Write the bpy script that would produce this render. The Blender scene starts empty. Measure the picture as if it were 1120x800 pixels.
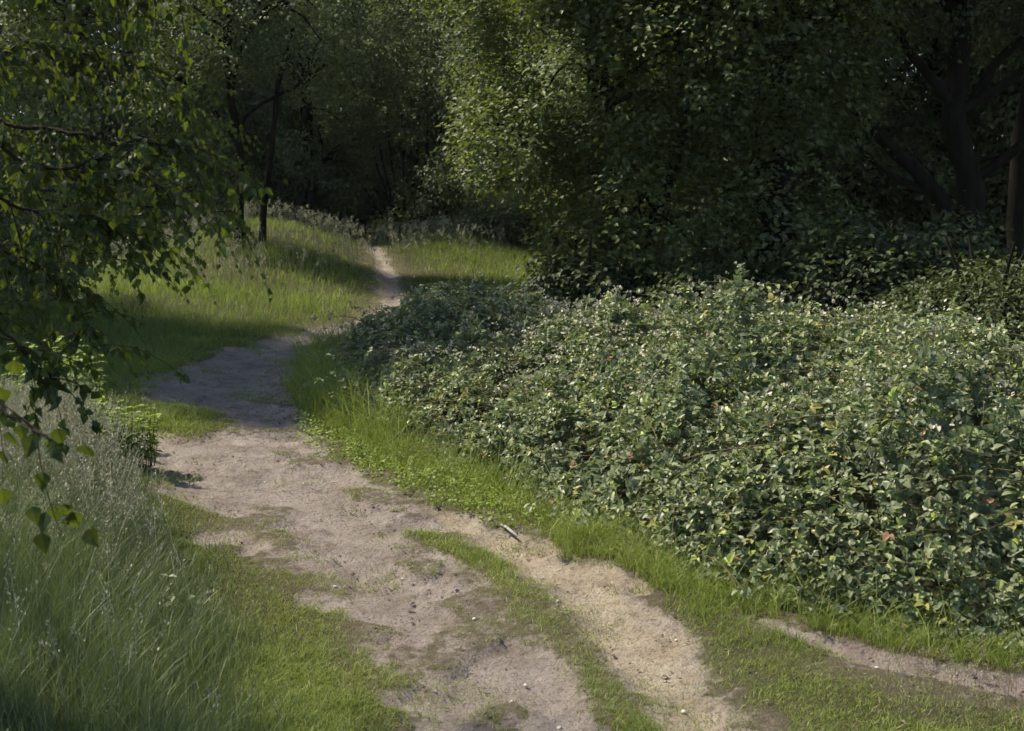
import bpy, math, random
import numpy as np
from mathutils import Vector

R = math.radians
scene = bpy.context.scene
COL = scene.collection

# ------------------------------------------------------------------ camera
F = 1350.0; CX, CY = 560.0, 400.0; HC = 2.1; PITCH = math.atan(230 / F)
cd = bpy.data.cameras.new('camera'); cam = bpy.data.objects.new('camera', cd); COL.objects.link(cam)
cam.location = (0, 0, HC); cam.rotation_euler = (math.pi / 2 - PITCH, 0, 0)
cd.sensor_width = 36; cd.lens = F / 1120 * 36; cd.clip_start = 0.05; cd.clip_end = 2000
cd.dof.use_dof = True; cd.dof.focus_distance = 8.5; cd.dof.aperture_fstop = 6.5
scene.camera = cam

# ------------------------------------------------------------------ light
HAZE = 0.00025
SUN_AZ, SUN_EL = -72.0, 54.0           # azimuth from +Y, negative = left
w = bpy.data.worlds.new('World'); scene.world = w; w.use_nodes = True
nt = w.node_tree; bg = nt.nodes['Background']
sky = nt.nodes.new('ShaderNodeTexSky'); sky.sky_type = 'NISHITA'; sky.sun_disc = False
sky.sun_elevation = R(SUN_EL); sky.sun_rotation = R(SUN_AZ)
nt.links.new(sky.outputs[0], bg.inputs[0]); bg.inputs[1].default_value = 0.115
sd = bpy.data.lights.new('sun', 'SUN'); sun = bpy.data.objects.new('sun', sd); COL.objects.link(sun)
sd.energy = 5.0; sd.angle = R(2.2); sd.color = (1.0, 0.91, 0.74)
sdir = Vector((math.sin(R(SUN_AZ)) * math.cos(R(SUN_EL)), math.cos(R(SUN_AZ)) * math.cos(R(SUN_EL)), math.sin(R(SUN_EL))))
sun.rotation_euler = sdir.to_track_quat('Z', 'Y').to_euler(); sun.location = sdir * 60
scene.view_settings.view_transform = 'Standard'; scene.view_settings.look = 'None'
scene.view_settings.exposure = 0.6; scene.view_settings.gamma = 1; scene.view_settings.use_curve_mapping = False
scene.render.engine = 'CYCLES'
cy = scene.cycles
cy.use_adaptive_sampling = True; cy.adaptive_threshold = 0.05
cy.max_bounces = 4; cy.diffuse_bounces = 3; cy.glossy_bounces = 1; cy.transmission_bounces = 3; cy.transparent_max_bounces = 4
cy.caustics_reflective = False; cy.caustics_refractive = False; cy.sample_clamp_indirect = 3
cy.use_denoising = True

# ------------------------------------------------------------------ helpers
def tag(o, label=None, cat=None, group=None, kind=None):
    if label: o['label'] = label
    if cat: o['category'] = cat
    if group: o['group'] = group
    if kind: o['kind'] = kind
    return o

def empty(name, loc, label, cat, group=None, kind=None):
    o = bpy.data.objects.new(name, None); COL.objects.link(o); o.location = loc
    o.empty_display_size = 0.1
    return tag(o, label, cat, group, kind)

def unproj(u, v, z=0.0):
    dx = (u - CX) / F; dy = (CY - v) / F
    c, s = math.cos(PITCH), math.sin(PITCH)
    d = (dx, c + dy * s, -s + dy * c)
    t = (z - HC) / d[2]
    return (d[0] * t, d[1] * t)

def at(u, v, D):                       # point seen at pixel (u, v) of the photo, D metres ahead
    dx = (u - CX) / F; dy = (CY - v) / F
    c, s = math.cos(PITCH), math.sin(PITCH)
    d = np.array((dx, c + dy * s, -s + dy * c)); t = D / d[1]
    return d * t + np.array((0, 0, HC))

def hash_(ix, iy, iz, seed):
    h = (ix.astype(np.int64) * 374761393 + iy.astype(np.int64) * 668265263 + iz.astype(np.int64) * 2147483647 + seed * 1274126177) & 0xffffffff
    h = ((h ^ (h >> 13)) * 1274126177) & 0xffffffff
    h = ((h ^ (h >> 15)) * 2246822519) & 0xffffffff
    return ((h ^ (h >> 16)) & 0xffffff) / float(0xffffff)

def noise(x, y, z=None, seed=0):
    x = np.asarray(x, float); y = np.asarray(y, float)
    z = np.zeros_like(x) if z is None else np.asarray(z, float)
    ix, iy, iz = np.floor(x), np.floor(y), np.floor(z)
    fx, fy, fz = x - ix, y - iy, z - iz
    fx = fx * fx * (3 - 2 * fx); fy = fy * fy * (3 - 2 * fy); fz = fz * fz * (3 - 2 * fz)
    r = 0
    for a in (0, 1):
        for b in (0, 1):
            for c in (0, 1):
                wgt = (fx if a else 1 - fx) * (fy if b else 1 - fy) * (fz if c else 1 - fz)
                r = r + wgt * hash_(ix + a, iy + b, iz + c, seed)
    return r * 2 - 1

def fbm(x, y, z=None, seed=0, o=4):
    r = 0; a = 1; t = 0
    for k in range(o):
        r = r + a * noise(np.asarray(x) * 2 ** k, np.asarray(y) * 2 ** k, None if z is None else np.asarray(z) * 2 ** k, seed + k)
        t += a; a *= .5
    return r / t

def sstep(a, b, x):
    t = np.clip((x - a) / (b - a), 0, 1); return t * t * (3 - 2 * t)

def sdist(px, py, poly):               # signed distance, positive inside
    P = np.array(poly, float); n = len(P)
    best = np.full(px.shape, 1e9); inside = np.zeros(px.shape, bool)
    for i in range(n):
        ax, ay = P[i]; bx, by = P[(i + 1) % n]
        ex, ey = bx - ax, by - ay
        t = np.clip(((px - ax) * ex + (py - ay) * ey) / (ex * ex + ey * ey + 1e-12), 0, 1)
        d = np.hypot(px - ax - t * ex, py - ay - t * ey); best = np.minimum(best, d)
        c = ((ay > py) != (by > py)) & (px < ex * (py - ay) / (ey if abs(ey) > 1e-9 else 1e-9) + ax)
        inside ^= c
    return np.where(inside, best, -best)

def pix(poly): return [unproj(u, v) for u, v in poly]

def mesh_np(name, V, faces, mats, parent=None, tint=None, fmat=None, smooth=False, extra=None):
    """faces: list of (n,k) int arrays"""
    me = bpy.data.meshes.new(name)
    V = np.ascontiguousarray(V, np.float32)
    me.vertices.add(len(V)); me.vertices.foreach_set('co', V.ravel())
    li = np.concatenate([f.ravel() for f in faces]).astype(np.int32)
    tot = np.concatenate([np.full(len(f), f.shape[1], np.int32) for f in faces])
    st = np.concatenate(([0], np.cumsum(tot)[:-1])).astype(np.int32)
    me.loops.add(len(li)); me.loops.foreach_set('vertex_index', li)
    me.polygons.add(len(tot)); me.polygons.foreach_set('loop_start', st); me.polygons.foreach_set('loop_total', tot)
    if fmat is not None: me.polygons.foreach_set('material_index', np.asarray(fmat, np.int32))
    me.polygons.foreach_set('use_smooth', np.full(len(tot), smooth, bool))
    for m in (mats if isinstance(mats, (list, tuple)) else [mats]): me.materials.append(m)
    if tint is not None:
        a = me.attributes.new('tint', 'FLOAT', 'POINT'); a.data.foreach_set('value', np.asarray(tint, np.float32))
    for k, arr in (extra or {}).items():
        a = me.attributes.new(k, 'FLOAT', 'POINT'); a.data.foreach_set('value', np.asarray(arr, np.float32))
    me.update(calc_edges=True)
    o = bpy.data.objects.new(name, me); COL.objects.link(o)
    if parent is not None: o.parent = parent
    return o

class Acc:                             # collects geometry for one mesh
    def __init__(s): s.V = []; s.T = []; s.q = []; s.t = []; s.n = 0
    def add(s, V, quads=None, tris=None, tint=0.5):
        if quads is not None and len(quads): s.q.append(np.asarray(quads, np.int64) + s.n)
        if tris is not None and len(tris): s.t.append(np.asarray(tris, np.int64) + s.n)
        s.V.append(V); s.T.append(np.broadcast_to(np.asarray(tint, np.float32), (len(V),))); s.n += len(V)
    def build(s, name, mat, parent=None, smooth=False, off=(0, 0, 0)):
        F_ = []
        if s.q: F_.append(np.concatenate(s.q))
        if s.t: F_.append(np.concatenate(s.t))
        return mesh_np(name, np.concatenate(s.V) - np.array(off), F_, mat, parent, np.concatenate(s.T), smooth=smooth)

def tube(acc, pts, rad, n=7, tint=0.5):
    P = np.asarray(pts, float); m = len(P); rad = np.broadcast_to(np.asarray(rad, float), (m,))
    T = np.gradient(P, axis=0); T /= np.linalg.norm(T, axis=1)[:, None] + 1e-9
    up = np.array((0.31, 0.17, 0.93)) if abs(T[0][2]) < .9 else np.array((1., 0.1, 0))
    A = np.cross(T, up); A /= np.linalg.norm(A, axis=1)[:, None] + 1e-9; B = np.cross(T, A)
    ang = np.arange(n) * 2 * math.pi / n
    V = P[:, None] + rad[:, None, None] * (np.cos(ang)[None, :, None] * A[:, None] + np.sin(ang)[None, :, None] * B[:, None])
    V = V.reshape(-1, 3)
    i = np.arange(m - 1)[:, None] * n; j = np.arange(n)[None]; j2 = (j + 1) % n
    q = np.stack((i + j, i + j2, i + n + j2, i + n + j), -1).reshape(-1, 4)
    acc.add(V, q, tint=tint)

def smooth_path(pts, k=6):
    P = np.asarray(pts, float); out = []
    Q = np.vstack((2 * P[0] - P[1], P, 2 * P[-1] - P[-2]))
    for i in range(1, len(Q) - 2):
        for t in np.arange(k) / k:
            a, b, c, d = Q[i - 1], Q[i], Q[i + 1], Q[i + 2]
            out.append(.5 * (2 * b + (c - a) * t + (2 * a - 5 * b + 4 * c - d) * t * t + (3 * b - a - 3 * c + d) * t ** 3))
    out.append(P[-1]); return np.array(out)

# leaf templates: x = across, y = along, z = up. unit length
def leaf_tpl(outline, fold=0.12, curl=-0.15, stalk=0.0):
    """outline: list of (half width, y); midrib vertices plus both edges"""
    V = []; q = []; t = []
    ys = [y for _, y in outline]
    for wd, y in outline:
        z = curl * (y ** 2)
        V.append((0, y + stalk, z))
        V.append((-wd, y + stalk, z + fold * wd * 2)); V.append((wd, y + stalk, z + fold * wd * 2))
    V = np.array(V, float)
    for i in range(len(outline) - 1):
        a, b = 3 * i, 3 * (i + 1)
        q.append((a, b, b + 1, a + 1)); q.append((a, a + 2, b + 2, b))
    return V, np.array(q)
OVATE = leaf_tpl([(.04, 0), (.30, .22), (.30, .52), (.02, 1)])
BRAMB = leaf_tpl([(.05, 0), (.34, .2), (.37, .5), (.22, .8), (.02, 1)], fold=.22, curl=-.28)
BIRCH = leaf_tpl([(.03, 0), (.36, .16), (.40, .34), (.20, .68), (.01, 1)], fold=.15, curl=-.25, stalk=.12)
DIAM = leaf_tpl([(.02, 0), (.30, .42), (.02, 1)], fold=.2, curl=-.2)
ROUND = leaf_tpl([(.1, 0), (.42, .3), (.42, .7), (.12, 1)], fold=.1, curl=-.1)

def frames(d, nrm):                    # rows: rotation matrices whose Y is d, Z near nrm
    d = d / (np.linalg.norm(d, axis=1)[:, None] + 1e-9)
    x = np.cross(d, nrm); x /= np.linalg.norm(x, axis=1)[:, None] + 1e-9
    z = np.cross(x, d)
    return np.stack((x, d, z), 2)      # columns

def place(acc, tpl, pos, d, nrm, size, tint):
    V, q = tpl; n = len(pos)
    M = frames(d, nrm)
    S = np.broadcast_to(np.asarray(size, float), (n,))
    W = np.einsum('nij,kj->nki', M, V) * S[:, None, None] + pos[:, None]
    Q = (q[None] + (np.arange(n) * len(V))[:, None, None]).reshape(-1, 4)
    acc.add(W.reshape(-1, 3), Q, tint=np.repeat(np.broadcast_to(np.asarray(tint, np.float32), (n,)), len(V)))

def rndir(rng, n):
    v = rng.normal(size=(n, 3)); return v / np.linalg.norm(v, axis=1)[:, None]

# ------------------------------------------------------------------ materials
def newmat(name):
    m = bpy.data.materials.new(name); m.use_nodes = True; m.node_tree.nodes.clear(); return m, m.node_tree

def ramp(nt, stops, fac):
    r = nt.nodes.new('ShaderNodeValToRGB'); e = r.color_ramp.elements
    while len(e) < len(stops): e.new(.5)
    for el, (p, c) in zip(e, stops): el.position = p; el.color = (*c, 1)
    nt.links.new(fac, r.inputs[0]); return r.outputs[0]

def leaf_mat(name, stops, trans=(0.25, 0.42, 0.03), tfac=.32, rough=.42, spec=.5, gain=1.5, under=None):
    m, nt = newmat(name); L = nt.links
    out = nt.nodes.new('ShaderNodeOutputMaterial')
    at_ = nt.nodes.new('ShaderNodeAttribute'); at_.attribute_name = 'tint'
    stops = [(p_, tuple(min(.7, c_ * gain) for c_ in cc)) for p_, cc in stops]; trans = tuple(min(.8, c_ * (.5 + .5 * gain)) for c_ in trans)
    col = ramp(nt, stops, at_.outputs['Fac'])
    if under:                                            # pale felted underside
        g_ = nt.nodes.new('ShaderNodeNewGeometry'); u_ = nt.nodes.new('ShaderNodeMix'); u_.data_type = 'RGBA'
        L.new(g_.outputs['Backfacing'], u_.inputs[0]); L.new(col, u_.inputs[6]); u_.inputs[7].default_value = (*under, 1); col = u_.outputs[2]
    p = nt.nodes.new('ShaderNodeBsdfPrincipled'); L.new(col, p.inputs['Base Color'])
    p.inputs['Roughness'].default_value = rough; p.inputs['Specular IOR Level'].default_value = spec
    tr = nt.nodes.new('ShaderNodeBsdfTranslucent')
    mx = nt.nodes.new('ShaderNodeMix'); mx.data_type = 'RGBA'; mx.blend_type = 'MIX'; mx.inputs[0].default_value = .6
    L.new(col, mx.inputs[6]); mx.inputs[7].default_value = (*trans, 1); L.new(mx.outputs[2], tr.inputs[0])
    ms = nt.nodes.new('ShaderNodeMixShader'); ms.inputs[0].default_value = tfac
    L.new(p.outputs[0], ms.inputs[1]); L.new(tr.outputs[0], ms.inputs[2]); L.new(ms.outputs[0], out.inputs[0])
    return m

M = {}
M['oak'] = leaf_mat('oak_leaf', [(0, (.022, .034, .013)), (.55, (.048, .064, .022)), (.9, (.10, .115, .03)), (1, (.15, .14, .03))], (.20, .25, .025), .30, .5, .4, gain=1.75)
M['dark'] = leaf_mat('wood_leaf', [(0, (.017, .026, .012)), (.6, (.033, .044, .017)), (1, (.07, .085, .022))], (.10, .14, .02), .24, .55, .3, gain=1.7)
M['far'] = leaf_mat('far_leaf', [(0, (.026, .036, .018)), (.6, (.042, .054, .024)), (1, (.08, .10, .025))], (.11, .14, .03), .32, .6, .4, gain=2.7)
M['birch'] = leaf_mat('birch_leaf', [(0, (.018, .032, .013)), (.6, (.036, .060, .017)), (1, (.08, .12, .022))], (.16, .21, .012), .38, .55, .3, gain=1.15)
M['birch_lit'] = leaf_mat('birch_leaf_lit', [(0, (.03, .05, .015)), (.6, (.06, .085, .018)), (1, (.14, .17, .025))], (.26, .30, .015), .42, .55, .3, gain=1.3)  # brighter copy of the birch leaf, sunlit highlights put into the colour
M['bramble'] = leaf_mat('bramble_leaf', [(0, (.022, .035, .017)), (.5, (.064, .078, .043)), (.85, (.125, .140, .070)), (.97, (.17, .21, .04)), (1, (.14, .08, .045))], (.20, .28, .04), .26, .45, .5, gain=2.0, under=(.20, .23, .15))
M['nettle'] = leaf_mat('nettle_leaf', [(0, (.05, .08, .015)), (1, (.13, .17, .03))], (.3, .42, .03), .42, .55, gain=2.0)
M['short'] = leaf_mat('short_grass', [(0, (.055, .080, .019)), (.6, (.10, .13, .028)), (.9, (.15, .17, .045)), (1, (.26, .23, .11))], (.32, .37, .04), .28, .6, .3, gain=1.95)
M['mid'] = leaf_mat('meadow_grass', [(0, (.038, .062, .017)), (.6, (.075, .10, .026)), (.9, (.12, .145, .045)), (1, (.24, .22, .12))], (.28, .36, .03), .3, .6, .3, gain=2.3)
M['tall'] = leaf_mat('tall_grass', [(0, (.042, .064, .027)), (.6, (.08, .103, .046)), (.9, (.16, .175, .09)), (1, (.28, .26, .16))], (.2, .27, .04), .25, .5, gain=1.7)
M['straw'] = leaf_mat('straw', gain=1, stops=[(0, (.22, .19, .10)), (1, (.46, .40, .26))], trans=(.3, .26, .14), tfac=.2, rough=.6)
M['seed'] = leaf_mat('seed_head', gain=1.1, stops= [(0, (.20, .21, .12)), (.6, (.36, .35, .23)), (1, (.50, .45, .34))], trans=(.3, .3, .18), tfac=.2, rough=.6)
M['flower'] = leaf_mat('blossom', gain=1, stops= [(0, (.30, .30, .18)), (1, (.60, .56, .42))], trans=(.5, .45, .4), tfac=.2, rough=.6)
M['litter'] = leaf_mat('dead_leaf', gain=1, stops= [(0, (.035, .022, .016)), (.7, (.09, .06, .04)), (1, (.3, .26, .2))], trans=(.1, .06, .03), tfac=.1, rough=.7)

def bark(name, c1, c2, scale=14):
    m, nt = newmat(name); L = nt.links
    out = nt.nodes.new('ShaderNodeOutputMaterial'); p = nt.nodes.new('ShaderNodeBsdfPrincipled')
    g = nt.nodes.new('ShaderNodeNewGeometry'); mp = nt.nodes.new('ShaderNodeMapping'); mp.inputs['Scale'].default_value = (scale, scale, scale * .25)
    L.new(g.outputs['Position'], mp.inputs[0])
    n = nt.nodes.new('ShaderNodeTexNoise'); n.inputs['Scale'].default_value = 1; n.inputs['Detail'].default_value = 6; L.new(mp.outputs[0], n.inputs[0])
    L.new(ramp(nt, [(.3, c1), (.7, c2)], n.outputs[0]), p.inputs['Base Color']); p.inputs['Roughness'].default_value = .9; p.inputs['Specular IOR Level'].default_value = .15
    b = nt.nodes.new('ShaderNodeBump'); b.inputs['Strength'].default_value = .6; b.inputs['Distance'].default_value = .03
    L.new(n.outputs[0], b.inputs['Height']); L.new(b.outputs[0], p.inputs['Normal']); L.new(p.outputs[0], out.inputs[0]); return m
M['bark'] = bark('bark', (.007, .0065, .004), (.020, .018, .011))
M['birch_bark'] = bark('birch_bark', (.06, .05, .045), (.4, .38, .35), 9)
M['twig'] = bark('twig_bark', (.014, .011, .009), (.035, .028, .02), 30)
M['cane'] = bark('cane', (.09, .06, .03), (.15, .14, .07), 30)
M['drystick'] = bark('dry_stick', (.22, .2, .17), (.42, .38, .33), 40)
M['stone'] = bark('stone', (.42, .38, .33), (.62, .58, .52), 60)

# ground
m, nt = newmat('ground'); L = nt.links
out = nt.nodes.new('ShaderNodeOutputMaterial'); p = nt.nodes.new('ShaderNodeBsdfPrincipled'); L.new(p.outputs[0], out.inputs[0])
g = nt.nodes.new('ShaderNodeNewGeometry').outputs['Position']
def nz(scale, detail=6, rough=.6, dist=0):
    n = nt.nodes.new('ShaderNodeTexNoise'); n.inputs['Scale'].default_value = scale; n.inputs['Detail'].default_value = detail
    n.inputs['Roughness'].default_value = rough; n.inputs['Distortion'].default_value = dist; L.new(g, n.inputs[0]); return n.outputs[0]
def mixc(f, a, b, mode='MIX'):
    x = nt.nodes.new('ShaderNodeMix'); x.data_type = 'RGBA'; x.blend_type = mode
    if isinstance(f, float): x.inputs[0].default_value = f
    else: L.new(f, x.inputs[0])
    for k, v in ((6, a), (7, b)):
        if isinstance(v, tuple): x.inputs[k].default_value = (*v, 1)
        else: L.new(v, x.inputs[k])
    return x.outputs[2]
def mth(op, a, b):
    x = nt.nodes.new('ShaderNodeMath'); x.operation = op
    for k, v in ((0, a), (1, b)):
        if isinstance(v, (int, float)): x.inputs[k].default_value = v
        else: L.new(v, x.inputs[k])
    return x.outputs[0]
def mrange(v, a, b):
    x = nt.nodes.new('ShaderNodeMapRange'); x.interpolation_type = 'SMOOTHSTEP'; L.new(v, x.inputs[0]); x.inputs[1].default_value = a; x.inputs[2].default_value = b; return x.outputs[0]
def attr(n):
    a = nt.nodes.new('ShaderNodeAttribute'); a.attribute_name = n; return a.outputs['Fac']
soil = ramp(nt, [(.3, (.045, .04, .022)), (.55, (.075, .07, .035)), (.75, (.12, .10, .06))], nz(15, 8, .7))
grey = ramp(nt, [(.3, (.20, .155, .13)), (.5, (.31, .262, .228)), (.7, (.40, .345, .305))], nz(3.2, 8, .68))
sandy = ramp(nt, [(.3, (.27, .21, .145)), (.5, (.41, .34, .25)), (.7, (.50, .43, .335))], nz(4.1, 8, .66))
dirt = mixc(attr('sand'), grey, sandy)
fine = nz(70, 5, .75)
dirt = mixc(mrange(fine, .52, .64), dirt, mixc(.6, dirt, (.10, .075, .055)))
fine2 = nz(28, 6, .7, .4)
dirt = mixc(mrange(fine2, .54, .66), dirt, mixc(.55, dirt, (.085, .065, .05)))
loam = nz(6.5, 7, .7, .3)
dirt = mixc(mrange(loam, .56, .66), dirt, mixc(.5, dirt, (.11, .09, .05)))
dm = mth('ADD', mth('ADD', attr('dirt'), mth('MULTIPLY', attr('worn'), .34)), mth('MULTIPLY', mth('SUBTRACT', nz(13, 9, .75), .5), 1.5))
soil = mixc(mth('MULTIPLY', attr('worn'), .6), soil, (.16, .13, .09))
L.new(mixc(mrange(dm, .30, .62), soil, dirt), p.inputs['Base Color'])
p.inputs['Roughness'].default_value = .92; p.inputs['Specular IOR Level'].default_value = .2
hh = mth('ADD', mth('MULTIPLY', nz(22, 8, .7), 1.0), mth('MULTIPLY', nz(110, 4, .7), .25))
b = nt.nodes.new('ShaderNodeBump'); b.inputs['Strength'].default_value = 1.0; b.inputs['Distance'].default_value = .05
L.new(hh, b.inputs['Height']); L.new(b.outputs[0], p.inputs['Normal'])
M['ground'] = m

# ------------------------------------------------------------------ terrain
MAIN = pix([(505, 830), (470, 775), (438, 730), (420, 700), (400, 668), (378, 645), (352, 622), (318, 602), (300, 585), (278, 565), (240, 548), (185, 542),
            (158, 520), (150, 492), (158, 480), (215, 486), (262, 474), (240, 452), (192, 444), (158, 430), (165, 418), (196, 412), (232, 398), (262, 386), (322, 372),
            (352, 360), (392, 350), (416, 338), (420, 325), (415, 310), (404, 295), (398, 283), (401, 279), (409, 287), (421, 298), (432, 310), (441, 325), (442, 343),
            (412, 358), (366, 372), (344, 384), (330, 402), (312, 424), (306, 440), (318, 458), (330, 484), (368, 506), (418, 528), (470, 550), (520, 562),
            (488, 574), (440, 578), (430, 584), (480, 602), (520, 622), (545, 646), (578, 680), (608, 712), (640, 752), (664, 790), (690, 830)])
SAND = pix([(470, 550), (520, 562), (560, 580), (610, 603), (655, 628), (690, 660), (722, 690), (752, 722), (780, 760), (820, 800), (850, 830), (770, 830),
            (745, 800), (722, 770), (692, 735), (668, 705), (640, 675), (600, 640), (560, 615), (520, 595), (480, 572)])
SIDE = pix([(832, 676), (880, 690), (920, 701), (960, 711), (1010, 721), (1060, 729), (1130, 738), (1200, 746), (1200, 768), (1130, 758), (1060, 748), (1000, 738), (950, 724), (900, 707), (862, 691)])
MEDIAN = pix([(432, 580), (470, 578), (540, 600), (575, 640), (630, 690), (680, 740), (722, 800), (745, 840), (690, 840), (655, 790), (612, 725), (560, 670), (520, 628), (470, 600)])
PATCHES = [pix([(232, 590), (262, 585), (305, 592), (340, 606), (300, 612), (262, 606)]), pix([(318, 645), (352, 640), (410, 655), (440, 680), (400, 672), (340, 664)]),
           pix([(430, 760), (452, 752), (475, 790), (480, 830), (440, 830)])]

def masks(x, y):
    n = fbm(x * 2.3, y * 2.3, seed=5) * .30 + fbm(x * 9, y * 9, seed=9, o=3) * .12
    near = np.clip(y / 9, .5, 1.0)
    d1 = sdist(x, y, MAIN); d2 = sdist(x, y, SAND); d3 = sdist(x, y, SIDE)
    thin = sstep(13, 19, y)
    a = sstep(-.16, .12, d1 + n * near * (1 - .55 * thin) - thin * .05)
    b = sstep(-.15, .10, d2 + n * .9 - .03)
    c = sstep(-.05, .03, d3 + n * .24 + .004)
    d = np.zeros_like(a)
    for P_ in PATCHES: d = np.maximum(d, .8 * sstep(-.12, .10, sdist(x, y, P_) + n))
    isl = sstep(.10, .30, fbm(x * 2.1, y * 2.9, seed=88, o=4)) * sstep(.62, .30, d1) * sstep(13, 10, y)
    a = a * (1 - .92 * isl)
    med = sstep(-.06, .10, sdist(x, y, MEDIAN) + n * .35)
    a = a * (1 - med); b = b * (1 - med)
    return np.maximum.reduce([a, b, c * .95, d]), np.clip(b * 1.2 * (d2 > d1 - .05), 0, 1)

def wear(x, y):                        # distance to the trodden surface, ragged
    return -np.maximum.reduce([sdist(x, y, MAIN), sdist(x, y, SAND), sdist(x, y, SIDE)]) + fbm(x * 3.1, y * 3.1, seed=15) * .22

def ground_z(x, y):
    x = np.asarray(x, float); y = np.asarray(y, float)
    z = fbm(x * .22, y * .22, seed=2, o=3) * .10 * sstep(3, 9, y)
    z = z + .85 * np.exp(-(((x + 4.6) / 2.0) ** 2 + ((y - 22.5) / 3.6) ** 2))
    z = z + .35 * np.exp(-(((x + 6.0) / 2.0) ** 2 + ((y - 15) / 2.5) ** 2))
    z = z + .42 * np.exp(-(((x + 1.2) / 1.3) ** 2 + ((y - 25.5) / 3.0) ** 2))
    z = z - .55 * sstep(27, 36, y)
    z = z + .16 * sstep(-1.6, -2.6, x) * sstep(9, 6, y)
    z = z + fbm(x * 1.4, y * 1.4, seed=21, o=3) * .022
    return z

def axis(segs):
    out = []
    for a, b, s in segs: out.extend(np.arange(a, b, s))
    return np.array(out)
gx = axis([(-420, -60, 40), (-60, -14, 3), (-14, -4, .35), (-4, 5.2, .03), (5.2, 14, .3), (14, 60, 3), (60, 421, 40)])
gy = axis([(-200, -10, 24), (-10, 2.8, .5), (2.8, 10, .028), (10, 13, .05), (13, 30, .12), (30, 60, .9), (60, 420, 30)])
GX, GY = np.meshgrid(gx, gy); fx, fy = GX.ravel(), GY.ravel()
inb = (fx > -6) & (fx < 7) & (fy > 2.5) & (fy < 31)
dirtm = np.zeros(len(fx)); sandm = np.zeros(len(fx))
wornm = np.zeros(len(fx)); wornm[inb] = 1 - sstep(.02, .5, wear(fx[inb], fy[inb]))
a_, b_ = masks(fx[inb], fy[inb]); dirtm[inb] = a_; sandm[inb] = b_
fz = ground_z(fx, fy)
DSINK = .045
fz = fz - dirtm * DSINK + inb * dirtm * (fbm(fx * 5, fy * 5, seed=33, o=3) * .022 + fbm(fx * 11, fy * 11, seed=34, o=2) * .010)
rf = np.random.default_rng(404)            # hoof and boot dents in the soft sand
for _ in range(420):
    cx_, cy_, a_r = rf.uniform(-2.6, 2.4), rf.uniform(3.8, 10.5), rf.uniform(0, 3.14); L1, L2 = rf.uniform(.07, .14), rf.uniform(.04, .06)
    jx, jy = fx - cx_, fy - cy_; w_ = (np.abs(jx) < .3) & (np.abs(jy) < .3) & (dirtm > .5)
    if w_.any():
        q1 = (jx[w_] * math.cos(a_r) + jy[w_] * math.sin(a_r)) / L1; q2 = (-jx[w_] * math.sin(a_r) + jy[w_] * math.cos(a_r)) / L2; rr_ = q1 ** 2 + q2 ** 2
        fz[w_] += -.011 * np.exp(-rr_ ** 2) + .005 * np.exp(-((rr_ - 1.7) / .6) ** 2)
nx = len(gx); i = (np.arange(len(gy) - 1)[:, None] * nx + np.arange(nx - 1)[None]).ravel()
ground = mesh_np('ground', np.stack((fx, fy, fz), 1), [np.stack((i, i + 1, i + nx + 1, i + nx), 1)], M['ground'], smooth=True, extra={'dirt': dirtm, 'sand': sandm, 'worn': wornm})
tag(ground, 'grassy woodland clearing with a worn sandy two rut path winding through it', 'ground', kind='structure')

# ------------------------------------------------------------------ grass
def blades(acc, x, y, z, h, wd, lean, rng, tint, seg=3):
    n = len(x); ang = rng.uniform(0, 2 * math.pi, n)
    fd = rng.uniform(0, 2 * math.pi, n)                  # facing
    dx, dy = np.cos(ang) * lean * h, np.sin(ang) * lean * h
    sx, sy = np.cos(fd) * wd * .5, np.sin(fd) * wd * .5
    rows = []
    for k in range(seg + 1):
        t = k / seg; wv = (1 - t) ** .7
        px = x + dx * t ** 2; py = y + dy * t ** 2; pz = z + h * (t - .28 * lean * t ** 2)
        if k < seg:
            rows.append(np.stack((px - sx * wv, py - sy * wv, pz), 1)); rows.append(np.stack((px + sx * wv, py + sy * wv, pz), 1))
        else: rows.append(np.stack((px, py, pz), 1))
    V = np.stack(rows, 1); k = V.shape[1]; base = (np.arange(n) * k)[:, None]
    q = []
    for s in range(seg - 1): q.append(base + np.array([[2 * s, 2 * s + 1, 2 * s + 3, 2 * s + 2]]))
    t_ = base + np.array([[2 * seg - 2, 2 * seg - 1, 2 * seg]])
    acc.add(V.reshape(-1, 3), np.concatenate(q) if q else None, t_, tint=np.repeat(tint, k))
    return V[:, -1]

def in_view(x, y, m=.6):
    return (np.abs(x) < y * .415 + m) & (y > 2.9)

BR_FRONT = pix([(345, 428), (372, 455), (425, 482), (500, 506), (560, 530), (600, 558), (650, 584), (700, 606), (750, 630), (800, 645), (860, 662), (920, 681), (1000, 696), (1060, 705), (1130, 714), (1250, 742)])
BR_BACK = [(6.9, 5.0), (8.6, 8.5), (6.2, 9.8), (4.0, 9.6), (3.0, 10.2), (2.3, 10.6), (1.6, 11.6), (.5, 13.2), (-.6, 14.0), (-1.55, 13.4), (-1.9, 12.6), (-2.0, 11.8)]
BR = BR_FRONT + BR_BACK
TALL = pix([(-200, 900), (300, 900), (285, 780), (262, 700), (235, 640), (190, 590), (150, 550), (120, 520), (60, 500), (-200, 490)])
MIDEDGE = pix([(500, 500), (560, 545), (640, 595), (700, 625), (760, 655), (850, 672), (840, 700), (740, 668), (660, 628), (600, 600), (540, 570), (480, 535), (420, 505)])

rng = np.random.default_rng(11)
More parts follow.
